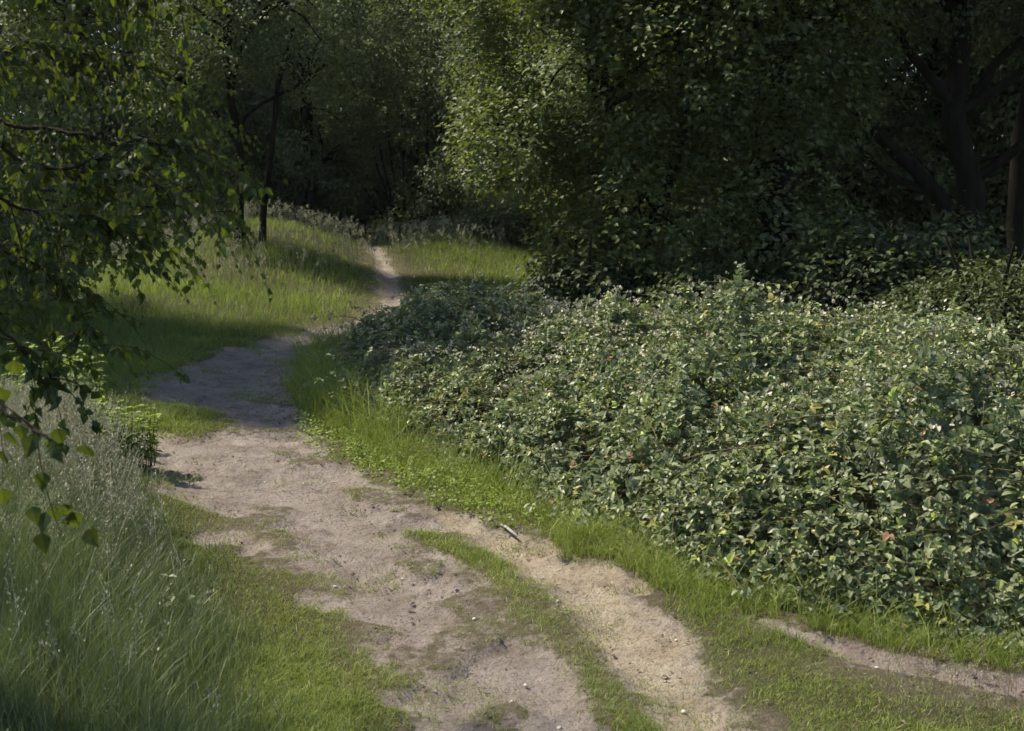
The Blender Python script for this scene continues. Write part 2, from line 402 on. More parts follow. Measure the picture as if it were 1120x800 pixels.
# close cropped turf
acc = Acc()
n = 760000
u = rng.uniform(0, 1, n); y = 3.6 + (13.5 - 3.6) * u ** 1.25; x = rng.uniform(-1, 1, n) * (y * .43 + .3)
k = rng.uniform(0, 1, n)
dm_, _ = masks(x, y); br = sdist(x, y, BR)
patch = fbm(x * 1.1, y * 1.1, seed=44, o=4)
wr = wear(x, y); wf = sstep(-.05, .5, wr)
brk = sstep(-.35, .25, fbm(x * 7, y * 7, seed=66, o=2) + 1.2 * wf - .1)
mi_ = sstep(-.04, .08, sdist(x, y, MEDIAN)); wf = np.maximum(wf, .8 * mi_); brk = np.maximum(brk, mi_)
dens = brk * (1 - dm_) ** 1.3 * (.75 + .6 * patch) * (br < .25) * (.72 + .28 * wf) * np.where(sdist(x, y, SIDE) > -.02, .15, 1)
sparse = .22 * sstep(.05, .4, fbm(x * 3, y * 3, seed=61)) + .004
keep = k < np.maximum(dens, sparse)
x, y, dm_, br, patch, wf = x[keep], y[keep], dm_[keep], br[keep], patch[keep], wf[keep]
sz = np.clip(y / 6, .85, 1.9)
edge = np.exp(-((br + .1) / .28) ** 2) * (dm_ < .3)
h = rng.uniform(.018, .050, len(x)) * sz * (.7 + .5 * wf) * (1 + .5 * fbm(x * 8, y * 8, seed=67, o=2)) * (1 + .9 * np.clip(patch, -.3, 1)) * (1 + 2.0 * edge)
tn = np.clip(.5 + .35 * fbm(x * 1.7, y * 1.7, seed=71) + rng.normal(0, .17, len(x)) + (rng.uniform(0, 1, len(x)) > .965) * .5, 0, 1)
blades(acc, x, y, ground_z(x, y) - dm_ * DSINK - .004, h, rng.uniform(.0028, .0048, len(x)) * sz, rng.uniform(.3, 1.3, len(x)), rng, tn, 3)
tag(acc.build('turf', M['short']), 'short worn green turf on both sides of the sandy path and between its ruts', 'grass', kind='stuff')

# rank grass along the foot of the brambles and round the path edges
acc = Acc(); n = 150000
y = rng.uniform(4.2, 15.5, n); x = rng.uniform(-3.6, 4.2, n)
br = sdist(x, y, BR); dm_, _ = masks(x, y)
e2 = np.maximum(np.exp(-((br + .05) / .17) ** 2), sstep(-.1, .1, sdist(x, y, MIDEDGE)) * .5)
left_end = (x < -.75) & (y > 8.6) & (br > -.28) & (br < .7)
e2 = np.where(left_end, 1, e2) * np.where(sdist(x, y, SIDE) > -.0, .10, 1)
keep = (rng.uniform(0, 1, n) < e2 * (1 - dm_) * (.45 + .7 * (fbm(x * 2, y * 2, seed=81) + .3))) & in_view(x, y)
x, y, dm_, left_end = x[keep], y[keep], dm_[keep], left_end[keep]
h = rng.uniform(.06, .20, len(x)) * (1 + .75 * left_end) * (1 + .95 * np.exp(-((sdist(x, y, BR) - .03) / .16) ** 2))
tn = np.clip(.42 + .3 * fbm(x * 1.7, y * 1.7, seed=72) + rng.normal(0, .2, len(x)) + (rng.uniform(0, 1, len(x)) > .97) * .5, 0, 1)
blades(acc, x, y, ground_z(x, y) - .01, h, rng.uniform(.004, .007, len(x)) * np.clip(y / 7, .8, 1.6), rng.uniform(.2, 1.0, len(x)), rng, tn, 3)
tag(acc.build('verge_grass', M['short']), 'rank bright green grass growing along the foot of the brambles', 'grass', kind='stuff')

# meadow grass on the far banks
acc = Acc(); n = 520000
u = rng.uniform(0, 1, n); y = 8.2 + 30 * u ** 1.3; x = rng.uniform(-1, 1, n) * (y * .44 + .4)
dm_, _ = masks(x, y); br = sdist(x, y, BR)
left = (x < -1.9 - (y - 9) * .12) | (y > 13.5)
lim = sstep(9.5, 12.5, y) * left
keep = (rng.uniform(0, 1, n) < lim * (1 - dm_) ** 2 * (.6 + .8 * fbm(x * .7, y * .7, seed=91))) & (br < 0) & ~((x > 2) & (y > 16))
x, y, dm_ = x[keep], y[keep], dm_[keep]
pd = np.abs(sdist(x, y, MAIN))
h = rng.uniform(.07, .24, len(x)) * (1 + .5 * fbm(x * .6, y * .6, seed=95)) * (.35 + .65 * sstep(.05, .9, pd))
tn = np.clip(.45 + .4 * fbm(x * .8, y * .8, seed=73) + rng.normal(0, .17, len(x)) + (rng.uniform(0, 1, len(x)) > .95) * .5, 0, 1)
blades(acc, x, y, ground_z(x, y) - .01, h, rng.uniform(.005, .009, len(x)) * np.clip(y / 14, .7, 2), rng.uniform(.2, .9, len(x)), rng, tn, 2)
tag(acc.build('meadow_grass', M['mid']), 'soft long meadow grass on the low banks where the path bends away', 'grass', kind='stuff')

# tall seeding grass lower left
acc = Acc(); n = 230000
y = rng.uniform(2.9, 9.5, n); x = rng.uniform(-4.4, -.7, n)
tdn = sdist(x, y, TALL) + fbm(x * 1.6, y * 1.6, seed=101) * .22
dm_, _ = masks(x, y)
keep = (rng.uniform(0, 1, n) < sstep(-.22, .25, tdn)) & (x > -y * .43 - .5) & (dm_ < .3)
x, y, tdn = x[keep], y[keep], tdn[keep]
h = (.12 + .42 * sstep(-.1, .75, tdn)) * rng.uniform(.55, 1.1, len(x))
tn = np.clip(.42 + .25 * fbm(x * 2, y * 2, seed=74) + rng.normal(0, .18, len(x)) + (rng.uniform(0, 1, len(x)) > .95) * .5, 0, 1)
blades(acc, x, y, ground_z(x, y) - .01, h, rng.uniform(.0026, .0058, len(x)), rng.uniform(.08, .7, len(x)), rng, tn, 4)
tag(acc.build('tall_grass', M['tall']), 'knee high blue green grass filling the lower left corner beside the path', 'grass', kind='stuff')

def seed_stalks(name, x, y, h, rng, label, size=1.0, mat='seed'):
    """culms with feathery panicles"""
    acc = Acc(); n = len(x); z = ground_z(x, y)
    ang = rng.uniform(0, 6.283, n); ln = rng.uniform(.1, .45, n)
    tops = []
    for i in range(n):
        t = np.linspace(0, 1, 5)[:, None]
        P0 = np.array((x[i], y[i], z[i])); dv = np.array((math.cos(ang[i]) * ln[i], math.sin(ang[i]) * ln[i], 0)) * h[i]
        P = P0 + t * np.array((0, 0, h[i])) + t ** 2 * dv - np.array((0, 0, 1)) * t ** 3 * ln[i] * h[i] * .25
        tube(acc, P, .0011 * size * np.linspace(1.2, .6, 5), 3, tint=rng.uniform(.1, .8)); tops.append(P)
    T = np.array(tops); m = 16
    f = rng.uniform(.76, 1.02, (n, m)); a, b_ = T[:, 3][:, None], T[:, 4][:, None]
    pos = a + (b_ - a) * ((f - .75) / .25)[..., None]
    spread = (1.03 - f) * .07 * size
    d = rndir(rng, n * m).reshape(n, m, 3); pos = pos + d * spread[..., None]; dd = d * .6 + np.array((0, 0, .9))
    place(acc, DIAM, pos.reshape(-1, 3), dd.reshape(-1, 3), rndir(rng, n * m), rng.uniform(.006, .012, n * m) * size, rng.uniform(0, 1, n * m))
    o = acc.build(name, M[mat]); tag(o, label, 'grass', kind='stuff'); return o
rs = np.random.default_rng(5)
n = 20000; y = rs.uniform(3.1, 8.5, n); x = rs.uniform(-4.0, -.9, n)
tdn = sdist(x, y, TALL) + fbm(x * 1.6, y * 1.6, seed=101) * .22
k = (rs.uniform(0, 1, n) < sstep(.0, .45, tdn) * (.03 + .7 * sstep(5.0, 6.4, y))) & (x > -y * .43 - .3)
seed_stalks('seed_heads', x[k], y[k], rs.uniform(.38, .66, k.sum()), rs, 'pale silvery seed heads standing above the tall grass at lower left', 1.35)
# a few dry stalks at right hand bottom edge
P_ = [unproj(u, v) for u, v in zip(rs.uniform(970, 1130, 70), rs.uniform(738, 795, 70))]
seed_stalks('dry_stalks', np.array([p_[0] for p_ in P_]), np.array([p_[1] for p_ in P_]), rs.uniform(.08, .22, 70), rs, 'wispy pale seeding grass at the edge of the narrow side track', .8, 'straw')
# far seed haze on the banks
n = 5000; y = rs.uniform(17, 28, n); x = rs.uniform(-8, 1.5, n)
k = (ground_z(x, y) > .18) & (masks(x, y)[0] < .2) & (rs.uniform(0, 1, n) < .5)
seed_stalks('bank_seed_heads', x[k], y[k], rs.uniform(.3, .5, k.sum()), rs, 'pinkish seed heads along the crests of the far grassy banks', 2.4)

# ------------------------------------------------------------------ bramble thicket
SKY_U = [330, 420, 500, 600, 640, 700, 750, 800, 860, 920, 1000, 1060, 1100, 1140, 1500]
SKY_V = [345, 336, 330, 328, 338, 336, 316, 320, 346, 352, 342, 348, 366, 376, 392]
def br_top(x, y):
    u_ = CX + x / y * F
    v_ = np.interp(u_, SKY_U, SKY_V)
    dback = np.interp(u_, [350, 450, 600, 700, 800, 900, 1000, 1150, 1400], [13.5, 14, 13, 11.6, 10.6, 10.1, 9.7, 9.4, 9.6])
    zb = HC - dback * (v_ - 170) / F
    d = sdist(x, y, BR)
    rise = 1 - (1 - np.clip((d + .04) / 1.25, 0, 1)) ** 2.4
    n_ = fbm(x * 1.1, y * 1.1, seed=201, o=2) * .34 + fbm(x * 3.1, y * 3.1, seed=207, o=3) * .16
    n_ = n_ + .13 * (1 - 2.6 * np.abs(noise(x * 1.7 + 5, y * 1.7, seed=215))) + .07 * (1 - 2.6 * np.abs(noise(x * 4.3, y * 4.3, seed=216)))
    base = zb * (.86 + .14 * sstep(5.5, 9.5, y))
    return np.clip(base * rise + n_ * np.clip(rise, .1, 1) + .03, .04, 9), d
def thicket(name, n, rng, keepf, label, mat, lsz=(.026, .056), bb=(-1.6, 8.4, 4.4, 14.2)):
    root = empty(name, (0, 0, 0), label, 'bramble')
    x = rng.uniform(bb[0], bb[1], n * 5); y = rng.uniform(bb[2], bb[3], n * 5)
    top, d = br_top(x, y)
    w_ = np.clip(1.25 - .05 * y + .9 * np.exp(-d / .35), .3, 2.2) / 2.2
    k = (d > -.06) & keepf(x, y) & (rng.uniform(0, 1, len(x)) < w_) & (x < y * .44 + .8)
    x, y, top, d = x[k][:n], y[k][:n], top[k][:n], d[k][:n]
    gp = fbm(x * 2.6, y * 2.6, seed=231, o=3); hole = sstep(.08, .45, gp)
    e = .06
    gxn = (br_top(x + e, y)[0] - top) / e; gyn = (br_top(x, y + e)[0] - top) / e
    N = np.stack((-gxn, -gyn, np.ones_like(gxn)), 1); N /= np.linalg.norm(N, axis=1)[:, None]
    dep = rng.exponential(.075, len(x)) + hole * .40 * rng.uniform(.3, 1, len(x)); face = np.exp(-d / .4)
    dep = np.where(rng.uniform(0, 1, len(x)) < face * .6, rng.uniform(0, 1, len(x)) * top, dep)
    z = ground_z(x, y) * .5 + np.maximum(top - dep, .02)
    pos = np.stack((x, y, z), 1)
    # sprays: clusters of compound leaves
    m = len(x); up = np.array((0, 0, 1.))
    out_ = N * .5 + rndir(rng, m) * .95 + up * .25
    nrm = N * .6 + up * .6 + rndir(rng, m) * .8
    S = rng.uniform(lsz[0], lsz[1], m) * np.clip(y / 9, .95, 1.25) * (1 + .35 * fbm(x * 1.9, y * 1.9, seed=250))
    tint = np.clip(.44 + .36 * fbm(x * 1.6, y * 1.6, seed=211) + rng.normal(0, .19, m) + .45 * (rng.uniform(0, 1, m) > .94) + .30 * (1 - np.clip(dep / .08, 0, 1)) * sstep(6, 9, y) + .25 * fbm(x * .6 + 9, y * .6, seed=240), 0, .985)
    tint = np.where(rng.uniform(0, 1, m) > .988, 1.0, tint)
    acc = Acc(); od = out_ / np.linalg.norm(out_, axis=1)[:, None]
    side = np.cross(od, nrm); side /= np.linalg.norm(side, axis=1)[:, None]
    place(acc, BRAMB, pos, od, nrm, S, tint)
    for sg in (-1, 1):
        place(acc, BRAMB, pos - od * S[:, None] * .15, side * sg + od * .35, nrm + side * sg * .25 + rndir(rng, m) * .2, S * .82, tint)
    acc.build('foliage', mat, root)
    # canes
    ca = Acc(); k2 = rng.choice(m, 420 if m > 9000 else 120, replace=False)
    for i in k2:
        a_ = pos[i]; L_ = rng.uniform(.35, 1.0); dr = rng.uniform(0, 6.28)
        dv = np.array((math.cos(dr), math.sin(dr) - .25, 0))
        t = np.linspace(0, 1, 6)[:, None]
        P = a_ + dv * L_ * (t - .5) + up * (.12 * L_ * (1 - (2 * t - 1) ** 2) + rng.uniform(-.08, .03))
        tube(ca, P, rng.uniform(.0018, .0034) * np.linspace(1, .5, 6), 4)
    # blossom and buds on the highest sprays
    fl = Acc(); k3 = np.where((dep < .05) & (d > .35))[0]; k3 = rng.choice(k3, min(len(k3), int(m * (.10 if m > 30000 else .035))), replace=False)
    w2 = rng.uniform(0, 1, len(k3)) < sstep(7.5, 10.5, y[k3]) * .85 + .12; k3 = k3[w2]
    st = ca
    for i in k3:
        h_ = rng.uniform(.04, .13); c = pos[i] + np.array((rng.normal(0, .02), rng.normal(0, .02), h_))
        tube(st, np.stack((pos[i], c)), .0016, 3)
        q_ = rng.integers(2, 6); dd = rndir(rng, q_); dd[:, 2] = np.abs(dd[:, 2])
        place(fl, ROUND, np.tile(c, (q_, 1)) + dd * .012, dd, rndir(rng, q_), rng.uniform(.014, .026, q_), rng.uniform(0, 1, q_))
    if len(k3):
        fl.build('blossom', M['flower'], root)
    sh = Acc(); k4 = np.where((dep < .04) & (d > .1))[0]; k4 = rng.choice(k4, min(len(k4), m // 50), replace=False)
    for i in k4:                                        # young shoots standing clear of the mass
        H_ = rng.uniform(.12, .36); v = np.array((rng.normal(0, .8), rng.normal(-.2, .8), .8)) * H_; t = np.linspace(0, 1, 6)[:, None]
        P = pos[i] + v * t + np.array((v[0] * .5, v[1] * .5, -.55 * H_)) * t ** 2; tube(ca, P, np.linspace(.0026, .0012, 6), 4)
        q_ = int(10 + H_ * 40); j = rng.integers(1, 6, q_); dd = rndir(rng, q_) + v / H_ * .3
        place(sh, BRAMB, P[j] + rng.normal(0, .012, (q_, 3)), dd, rndir(rng, q_) * .4 + up, rng.uniform(.022, .048, q_), rng.uniform(.5, .95, q_))
    if len(k4): sh.build('young_shoots', mat, root)
    ca.build('canes', M['cane'], root)
    return root
rb = np.random.default_rng(77)
split = lambda x, y: x < -.15 + .10 * (y - 8) + .25 * noise(x * 0 + 3, y * 1.3, seed=4)
thicket('bramble_thicket', 66000, rb, lambda x, y: ~split(x, y), 'wide chest high bramble thicket with sunlit leaves filling the right side', M['bramble'])
thicket('bramble_bush', 11000, rb, lambda x, y: split(x, y), 'low shaded bramble bush at the path bend, left end of the thicket', M['bramble'], (.03, .05), (-2.2, .8, 8.2, 14.2))

# grass stems poking through the brambles
x = rb.uniform(-1.2, 5.2, 700); y = rb.uniform(4.8, 13.5, 700); tp_, d_ = br_top(x, y); k = (d_ > .15) & (rb.uniform(0, 1, 700) < .55 * (noise(x * .9, y * .9, seed=9) > -.1)) & in_view(x, y, .1)
seed_stalks('bramble_grass_stems', x[k], y[k], tp_[k] + rb.uniform(.06, .24, k.sum()), rb, 'thin dry grass stems standing up through the brambles', 1.3, 'straw')
# ------------------------------------------------------------------ trees
def limb(acc, a, b, r0, r1, rng, sag=.15, n=7, sides=6):
    a = np.asarray(a, float); b = np.asarray(b, float); L_ = np.linalg.norm(b - a)
    t = np.linspace(0, 1, n)[:, None]
    w1 = rndir(rng, 1)[0] * L_ * .10; w2 = rndir(rng, 1)[0] * L_ * .06
    P = a + (b - a) * t + np.sin(t * math.pi) * w1 + np.sin(t * math.pi * 2) * w2 + np.array((0, 0, 1)) * np.sin(t * math.pi) * L_ * sag
    tube(acc, P, np.linspace(r0, r1, n), sides); return P

def make_tree(name, loc, label, cat, lobes, trunk, leaf_mat_, tpl, leaf, clumps, per, seed, group=None, lod_h=6.5, bark_m=None, droop=.35, extra_limbs=(), twigs=True, tint0=.45, spread=.34, gapt=-.30):
    """lobes: (x,y,z,rx,ry,rz) relative to loc; trunk: list of polylines [(x,y,z),...] with r0,r1"""
    rng = np.random.default_rng(seed); root = empty(name, loc, label, cat, group)
    ta = Acc()
    for poly, r0, r1 in trunk:
        P = smooth_path(poly, 5) if len(poly) > 2 else np.linspace(poly[0], poly[1], 8)
        P = P + fbm(P[:, 2:3] * 1.5 + seed, P[:, :1] * 0 + 3.1 * np.arange(3)[None], seed=seed) * r0 * .5
        rr = np.linspace(r0, r1, len(P)); rr[0] *= 1.35; tube(ta, P, rr, 10)
    la = Acc(); LB = np.array(lobes, float)
    vol = (LB[:, 3] * LB[:, 4] * LB[:, 5]) ** .67; pr = vol / vol.sum()
    idx = rng.choice(len(LB), clumps, p=pr)
    v = rndir(rng, clumps); r = rng.uniform(.35, 1, clumps) ** .45
    c = LB[idx, :3] + v * LB[idx, 3:] * r[:, None]
    wn = fbm(c[:, 0] * .9 + seed, c[:, 1] * .9, c[:, 2] * .9, seed=seed, o=3)
    c = c + v * wn[:, None] * .75 * LB[idx, 3:].min(axis=1)[:, None]
    gap = fbm(c[:, 0] * 1.0, c[:, 1] * 1.0 + seed, c[:, 2] * 1.0, seed=seed + 7, o=2) > gapt
    ok = gap & (c[:, 2] > .12); c, v, idx, wn = c[ok], v[ok], idx[ok], wn[ok]
    # limbs from trunk to lobes
    tp = trunk[0][0]
    for L_ in LB:
        hgt = min(L_[2] * .62, tp[-1][2]); ys = [q_[2] for q_ in tp]
        a = np.array([np.interp(hgt, ys, [q_[k] for q_ in tp]) for k in range(3)])
        P = limb(ta, a, L_[:3], trunk[0][1] * .38, .03, rng)
        for q_ in range(4):
            e = L_[:3] + rndir(rng, 1)[0] * L_[3:] * .8
            if e[2] > .3: limb(ta, P[rng.integers(3, 7)], e, .026, .008, rng, sides=4)
    for a, b_, r0, r1 in extra_limbs: limb(ta, a, b_, r0, r1, rng, sag=.05, sides=8)
    high = c[:, 2] > lod_h
    keep = ~high | (rng.uniform(0, 1, len(c)) < .45); c, v, wn, high = c[keep], v[keep], wn[keep], high[keep]
    n = len(c); tdir = v * np.array((1, 1, .45)) + rndir(rng, n) * .55 + np.array((0, 0, -droop * .4)); tdir /= np.linalg.norm(tdir, axis=1)[:, None]
    tl = rng.uniform(.6, 1.4, n) * spread
    tn = rndir(rng, n) * .45 + np.array((0, 0, 1)) + v * .3
    sd_ = np.cross(tdir, tn); sd_ /= np.linalg.norm(sd_, axis=1)[:, None]
    f = rng.uniform(-.5, .5, (n, per)); sgn = rng.choice((-1, 1), (n, per)).astype(float)
    bend = f ** 2 * droop * tl[:, None]
    pos = c[:, None] + tdir[:, None] * (f * tl[:, None])[..., None] + sd_[:, None] * (sgn * rng.uniform(0, .35, (n, per)) * tl[:, None])[..., None]
    pos = pos + rng.normal(0, .09 * spread / .34, pos.shape); pos[..., 2] -= bend
    dd = tdir[:, None] * .7 + sd_[:, None] * sgn[..., None] * .9 + rng.normal(0, .35, pos.shape); dd[..., 2] -= droop
    nn = tn[:, None] + rng.normal(0, .45, pos.shape)
    size = leaf * rng.uniform(.65, 1.2, (n, per)) * np.where(high, 1.7, 1)[:, None]
    tint = np.clip(tint0 + .3 * wn[:, None] + rng.normal(0, .1, n)[:, None] + rng.normal(0, .13, (n, per)) + .4 * (rng.uniform(0, 1, (n, per)) > .97), 0, 1)
    place(la, tpl, pos.reshape(-1, 3), dd.reshape(-1, 3), nn.reshape(-1, 3), size.ravel(), tint.ravel())
    if twigs:
        kk = rng.choice(n, min(n, 500), replace=False)
        for i in kk:
            t = np.linspace(-.6, .5, 4)[:, None]
            P = c[i] + tdir[i] * t * tl[i] * 1.3; P[:, 2] -= (t[:, 0] ** 2) * droop * tl[i]
            tube(ta, P, np.linspace(.007, .002, 4), 3)
    ta.build('trunk', bark_m or M['bark'], root, smooth=True); la.build('crown', leaf_mat_, root)
    return root

def copy_tree(o, loc, rz, sc, label=None):
    r = o.copy(); COL.objects.link(r); r.location = loc; r.rotation_euler = (0, 0, rz); r.scale = (sc, sc, sc)
    if label: r['label'] = label
    for ch in list(o.children):
        c = ch.copy(); COL.objects.link(c); c.parent = r
    return r
def X(u, D): return (u - CX) / F * D
def gl(x, y): return (x, y, float(ground_z(x, y)) - .05)

# right: sunlit round crown that reaches down to the brambles
make_tree('sallow_tree', gl(X(650, 16), 16), 'bushy tree with the sunlit yellow green crown beside the path opening', 'tree',
    [(0, 0, 3.2, 1.7, 1.8, 1.6), (.7, -.4, 1.7, 1.3, 1.4, 1.3), (-.7, -.3, 4.6, 1.4, 1.5, 1.2), (.6, 0, 5.0, 1.5, 1.6, .9), (-1.0, -.5, 2.4, .8, 1.0, .6), (1.5, -.4, 3.6, 1.3, 1.4, 1.6), (-.1, -.7, .9, .7, .8, .7), (.35, -1.0, 2.9, 1.1, .8, 1.0), (1.2, -.9, 4.3, 1.2, .9, 1.0), (.2, -1.0, 4.2, .9, .8, .8)],
    [([(.3, .9, 0), (.2, .8, 1.5), (0, .7, 3.5), (.1, .4, 6)], .13, .04), ([(.35, .5, 0), (.9, .2, 1.6), (1.4, -.2, 3.6)], .12, .04)], M['oak'], OVATE, .074, 5600, 15, 31, tint0=.52, spread=.26, droop=.10, gapt=-.27)
# dark tree right of it
make_tree('oak_tree', gl(X(850, 15.5), 15.5), 'dark dense leafed tree behind the middle of the brambles', 'tree',
    [(-.7, 0, 1.8, 1.6, 1.4, 1.6), (.1, -.2, 1.2, 1.0, 1.0, 1.0), (-.4, -.2, 3.5, 1.5, 1.6, 1.4), (-.9, -.3, 4.6, 1.4, 1.5, 1.3), (.1, .1, 2.8, .9, 1.1, .9), (.9, 0, 4.6, 1.1, 1.3, .8), (.2, 0, 5.8, 2.2, 2.0, 1.5), (1.7, 0, 5.2, 1.4, 1.4, 1.2), (0, 0, 8.0, 2.2, 2.2, 1.6)],
    [([(0, .5, 0), (.1, .4, 2), (0, .3, 5), (0, .2, 7.5)], .2, .07)], M['oak'], OVATE, .072, 5000, 14, 32, tint0=.40, spread=.27, droop=.12, gapt=-.2)
# big old tree at the right with bent limb
D_ = 16.5; ox = X(1058, D_)
def rel(u, v, D=D_, o=None):
    p_ = at(u, v, D); return (p_[0] - ox, p_[1] - D_, p_[2])
make_tree('old_oak_tree', gl(ox, D_), 'old dark tree with a thick trunk and a bent limb reaching left, far right', 'tree',
    [(-.6, -.3, 4.3, 1.8, 1.5, .75), (.9, -.3, 3.9, 1.3, 1.4, 1.0), (-1.9, -.2, 4.4, 1.0, 1.2, .8), (0, 0, 5.8, 2.6, 2.3, 1.3), (2.2, 0, 4.4, 1.5, 1.6, 1.6), (-1.8, 0, 6.2, 1.8, 1.8, 1.3), (0, 0, 8.2, 2.8, 2.6, 1.6), (1.3, -.8, 2.9, .5, .6, .6)],
    [([(.05, 0, 0), rel(1062, 235), rel(1052, 160), rel(1046, 60), (-.2, 0, 6.5)], .21, .11), ([rel(1056, 262), rel(1030, 218), rel(1000, 180), rel(970, 150), rel(945, 122), rel(925, 100)], .13, .05), ([rel(1020, 205), rel(985, 192), rel(950, 165), rel(935, 140)], .06, .03)],
    M['dark'], OVATE, .066, 3800, 14, 33, tint0=.42, extra_limbs=[(rel(1000, 182), rel(1010, 150), .04, .015), (rel(1062, 180), rel(1110, 165), .05, .02), (rel(970, 150), rel(1000, 130), .04, .02)])
make_tree('hawthorn_tree', gl(X(1112, 18.5), 18.5), 'slim dark trunked tree just behind the old tree at the right edge', 'tree',
    [(0, 0, 4.8, 1.7, 1.7, 1.3), (.6, 0, 6.2, 2, 2, 1.5), (1.3, -.3, 3.0, .9, 1, 1.2), (-.8, .3, 5.6, 1.2, 1.2, 1)],
    [([(0, 0, 0), (-.08, 0, 2), (.05, 0, 4), (0, 0, 6)], .14, .06), ([(0.1, 0, 0), (.35, 0, 1.8), (.9, 0, 3.6)], .08, .04)], M['dark'], OVATE, .08, 1400, 12, 34, tint0=.45)
# understorey bush at right edge and low bushes under the trees
def bush(name, loc, label, lobes, mat, leaf, clumps, seed, per=11, tint0=.45, tpl=OVATE, group=None, cat='bush', sp=.26):
    stems = [([(rx * .1, ry * .1, 0), (rx * .5, ry * .5, 0.7), (rx, ry, 1.3)], .03, .012) for rx, ry in ((.4, .1), (-.4, .2), (.05, -.4), (-.1, .4))]
    return make_tree(name, loc, label, cat, lobes, stems, mat, tpl, leaf, clumps, per, seed, group, twigs=False, tint0=tint0, spread=sp)
bush('understorey_bush', gl(X(1085, 12.2), 12.2), 'mid green leafy bush between the brambles and the old tree, right edge', [(0, 0, .45, 1.0, .8, .5), (-.7, .1, .35, .7, .6, .4), (.8, .1, .5, .8, .7, .55)], M['dark'], .055, 1700, 41, tint0=.6)
bush('elder_bush', gl(X(940, 13.6), 13.6), 'dark leafy bush under the trees behind the brambles', [(0, 0, .6, 1.2, .8, .7), (-1.3, .2, .5, 1, .7, .6), (1.0, .3, .7, .9, .8, .7)], M['dark'], .08, 1300, 42, tint0=.4)
bush('hazel_bush', gl(X(640, 14.6), 14.6), 'dark bush at the foot of the sunlit tree above the brambles', [(0, 0, .55, .8, .6, .6), (.9, .1, .5, .8, .6, .55), (-.35, .1, .35, .35, .4, .4)], M['dark'], .08, 1100, 43, tint0=.5)

# left of the path: tree pair on the bank
make_tree('alder_tree', gl(X(262, 20.5), 20.5), 'slender dark trunked tree standing on the left bank', 'tree',
    [(-.3, 0, 3.6, 1.3, 1.2, 1.0), (.9, .2, 3.9, 1.2, 1.2, 1.0), (-.9, .1, 2.7, .8, .9, .6), (.2, .3, 5.0, 1.4, 1.3, 1.0), (1.4, .3, 2.9, .7, .8, .5)],
    [([(0, 0, 0), (.05, 0, 1.2), (-.05, 0, 3), (.1, 0, 5)], .09, .035), ([(.35, .1, 0), (.5, .1, 1.2), (.75, 0, 2.6), (1.0, 0, 3.5)], .06, .03)],
    M['far'], OVATE, .062, 2400, 13, 51, tint0=.5)
make_tree('leaning_tree', gl(X(338, 27), 27), 'dark drooping tree behind the crest of the left bank', 'tree',
    [(0, 0, 3.2, 2.0, 1.6, 1.7), (-1.5, 0, 2.6, 1.3, 1.3, 1.3), (.9, 0, 4.6, 1.8, 1.6, 1.5), (-.6, 0, 5.2, 1.8, 1.6, 1.2), (.6, -.2, 1.9, 1.1, 1.1, .9)],
    [([(0, 0, -.2), (.1, 0, 1.5), (0, 0, 4), (.2, 0, 6)], .17, .06)], M['far'], OVATE, .075, 3600, 14, 52, tint0=.42, lod_h=8)
# further wood: three source trees, copied
src = []
for k, (seed, mat, lab) in enumerate(((61, M['far'], 'tall dim green tree in the far wood behind the path bend, its crown touching the sunlit tree'),
                                  (62, M['far'], 'tall dark tree in the far wood with foliage almost to the ground, left of the shrub with fanned stems'),
                                  (63, M['far'], 'broad dim tree in the far wood above the crest of the left bank'))):
    rr = random.Random(seed)
    lob = [(rr.uniform(-1.4, 1.4), rr.uniform(-1, 1), 2.2 + .95 * j + rr.uniform(-.2, .2), rr.uniform(1.5, 2.3), rr.uniform(1.4, 2), rr.uniform(1.2, 1.7)) for j in range(9)]
    lob += [(-1.6, -.4, 1.3, 1.4, 1.2, 1.1), (1.6, -.2, 1.2, 1.4, 1.2, 1.1)]
    src.append(make_tree('woodland_tree', (0, 0, 0), lab, 'tree', lob, [([(0, 0, 0), (.15, 0, 2.5), (-.1, 0, 6), (0, 0, 10)], .2, .07)], mat, OVATE, .105, 4200, 13, seed, 'trees of the wood closing off the clearing', lod_h=9, tint0=.45, spread=.42, twigs=False))
spots = [(455, 38, 0), (300, 41, 0), (400, 36.5, 2), (505, 40, 1), (350, 40, 1), (250, 34, 2), (560, 36, 1), (170, 31, 0), (95, 27, 1), (-30, 31, 2), (520, 46, 2), (410, 47, 0), (300, 48, 1), (200, 44, 2), (90, 40, 0), (-60, 36, 1), (620, 27, 1), (640, 44, 0),
         (730, 22, 2), (830, 23, 0), (930, 25, 1), (1010, 25, 2), (1120, 24, 0), (1230, 22, 1), (760, 34, 1), (900, 35, 2), (1050, 36, 0), (1200, 35, 2), (1330, 28, 0)]
where = ['seen above the fanned stems', 'between the left bank crest and the path end', 'just left above the fanned stems', 'just right above the fanned stems', 'left of the fanned stems', 'above the left bank crest', 'in the gap behind the sunlit tree', 'behind the slender tree on the left bank', 'seen through the birch leaves', 'at the far left edge',
         'deep behind the fanned stems', 'deepest above the path end', 'deep behind the left bank', 'deep behind the slender tree', 'deep behind the birch leaves', 'deep at the left edge', 'close behind the sunlit tree, left', 'far behind the sunlit tree',
         'behind the sunlit tree, right side', 'behind the dark dense tree', 'left behind the bent limb', 'seen under the bent limb', 'right behind the old trunk', 'beyond the right edge', 'far behind between the sunlit and dark trees', 'far behind the bent limb', 'far behind the old trunk', 'far behind the right edge', 'outermost beyond the right edge']
kinds = ['dim green tall tree', 'dark tall tree leafed to the ground', 'broad dim tree']
used = set(); rr = random.Random(3)
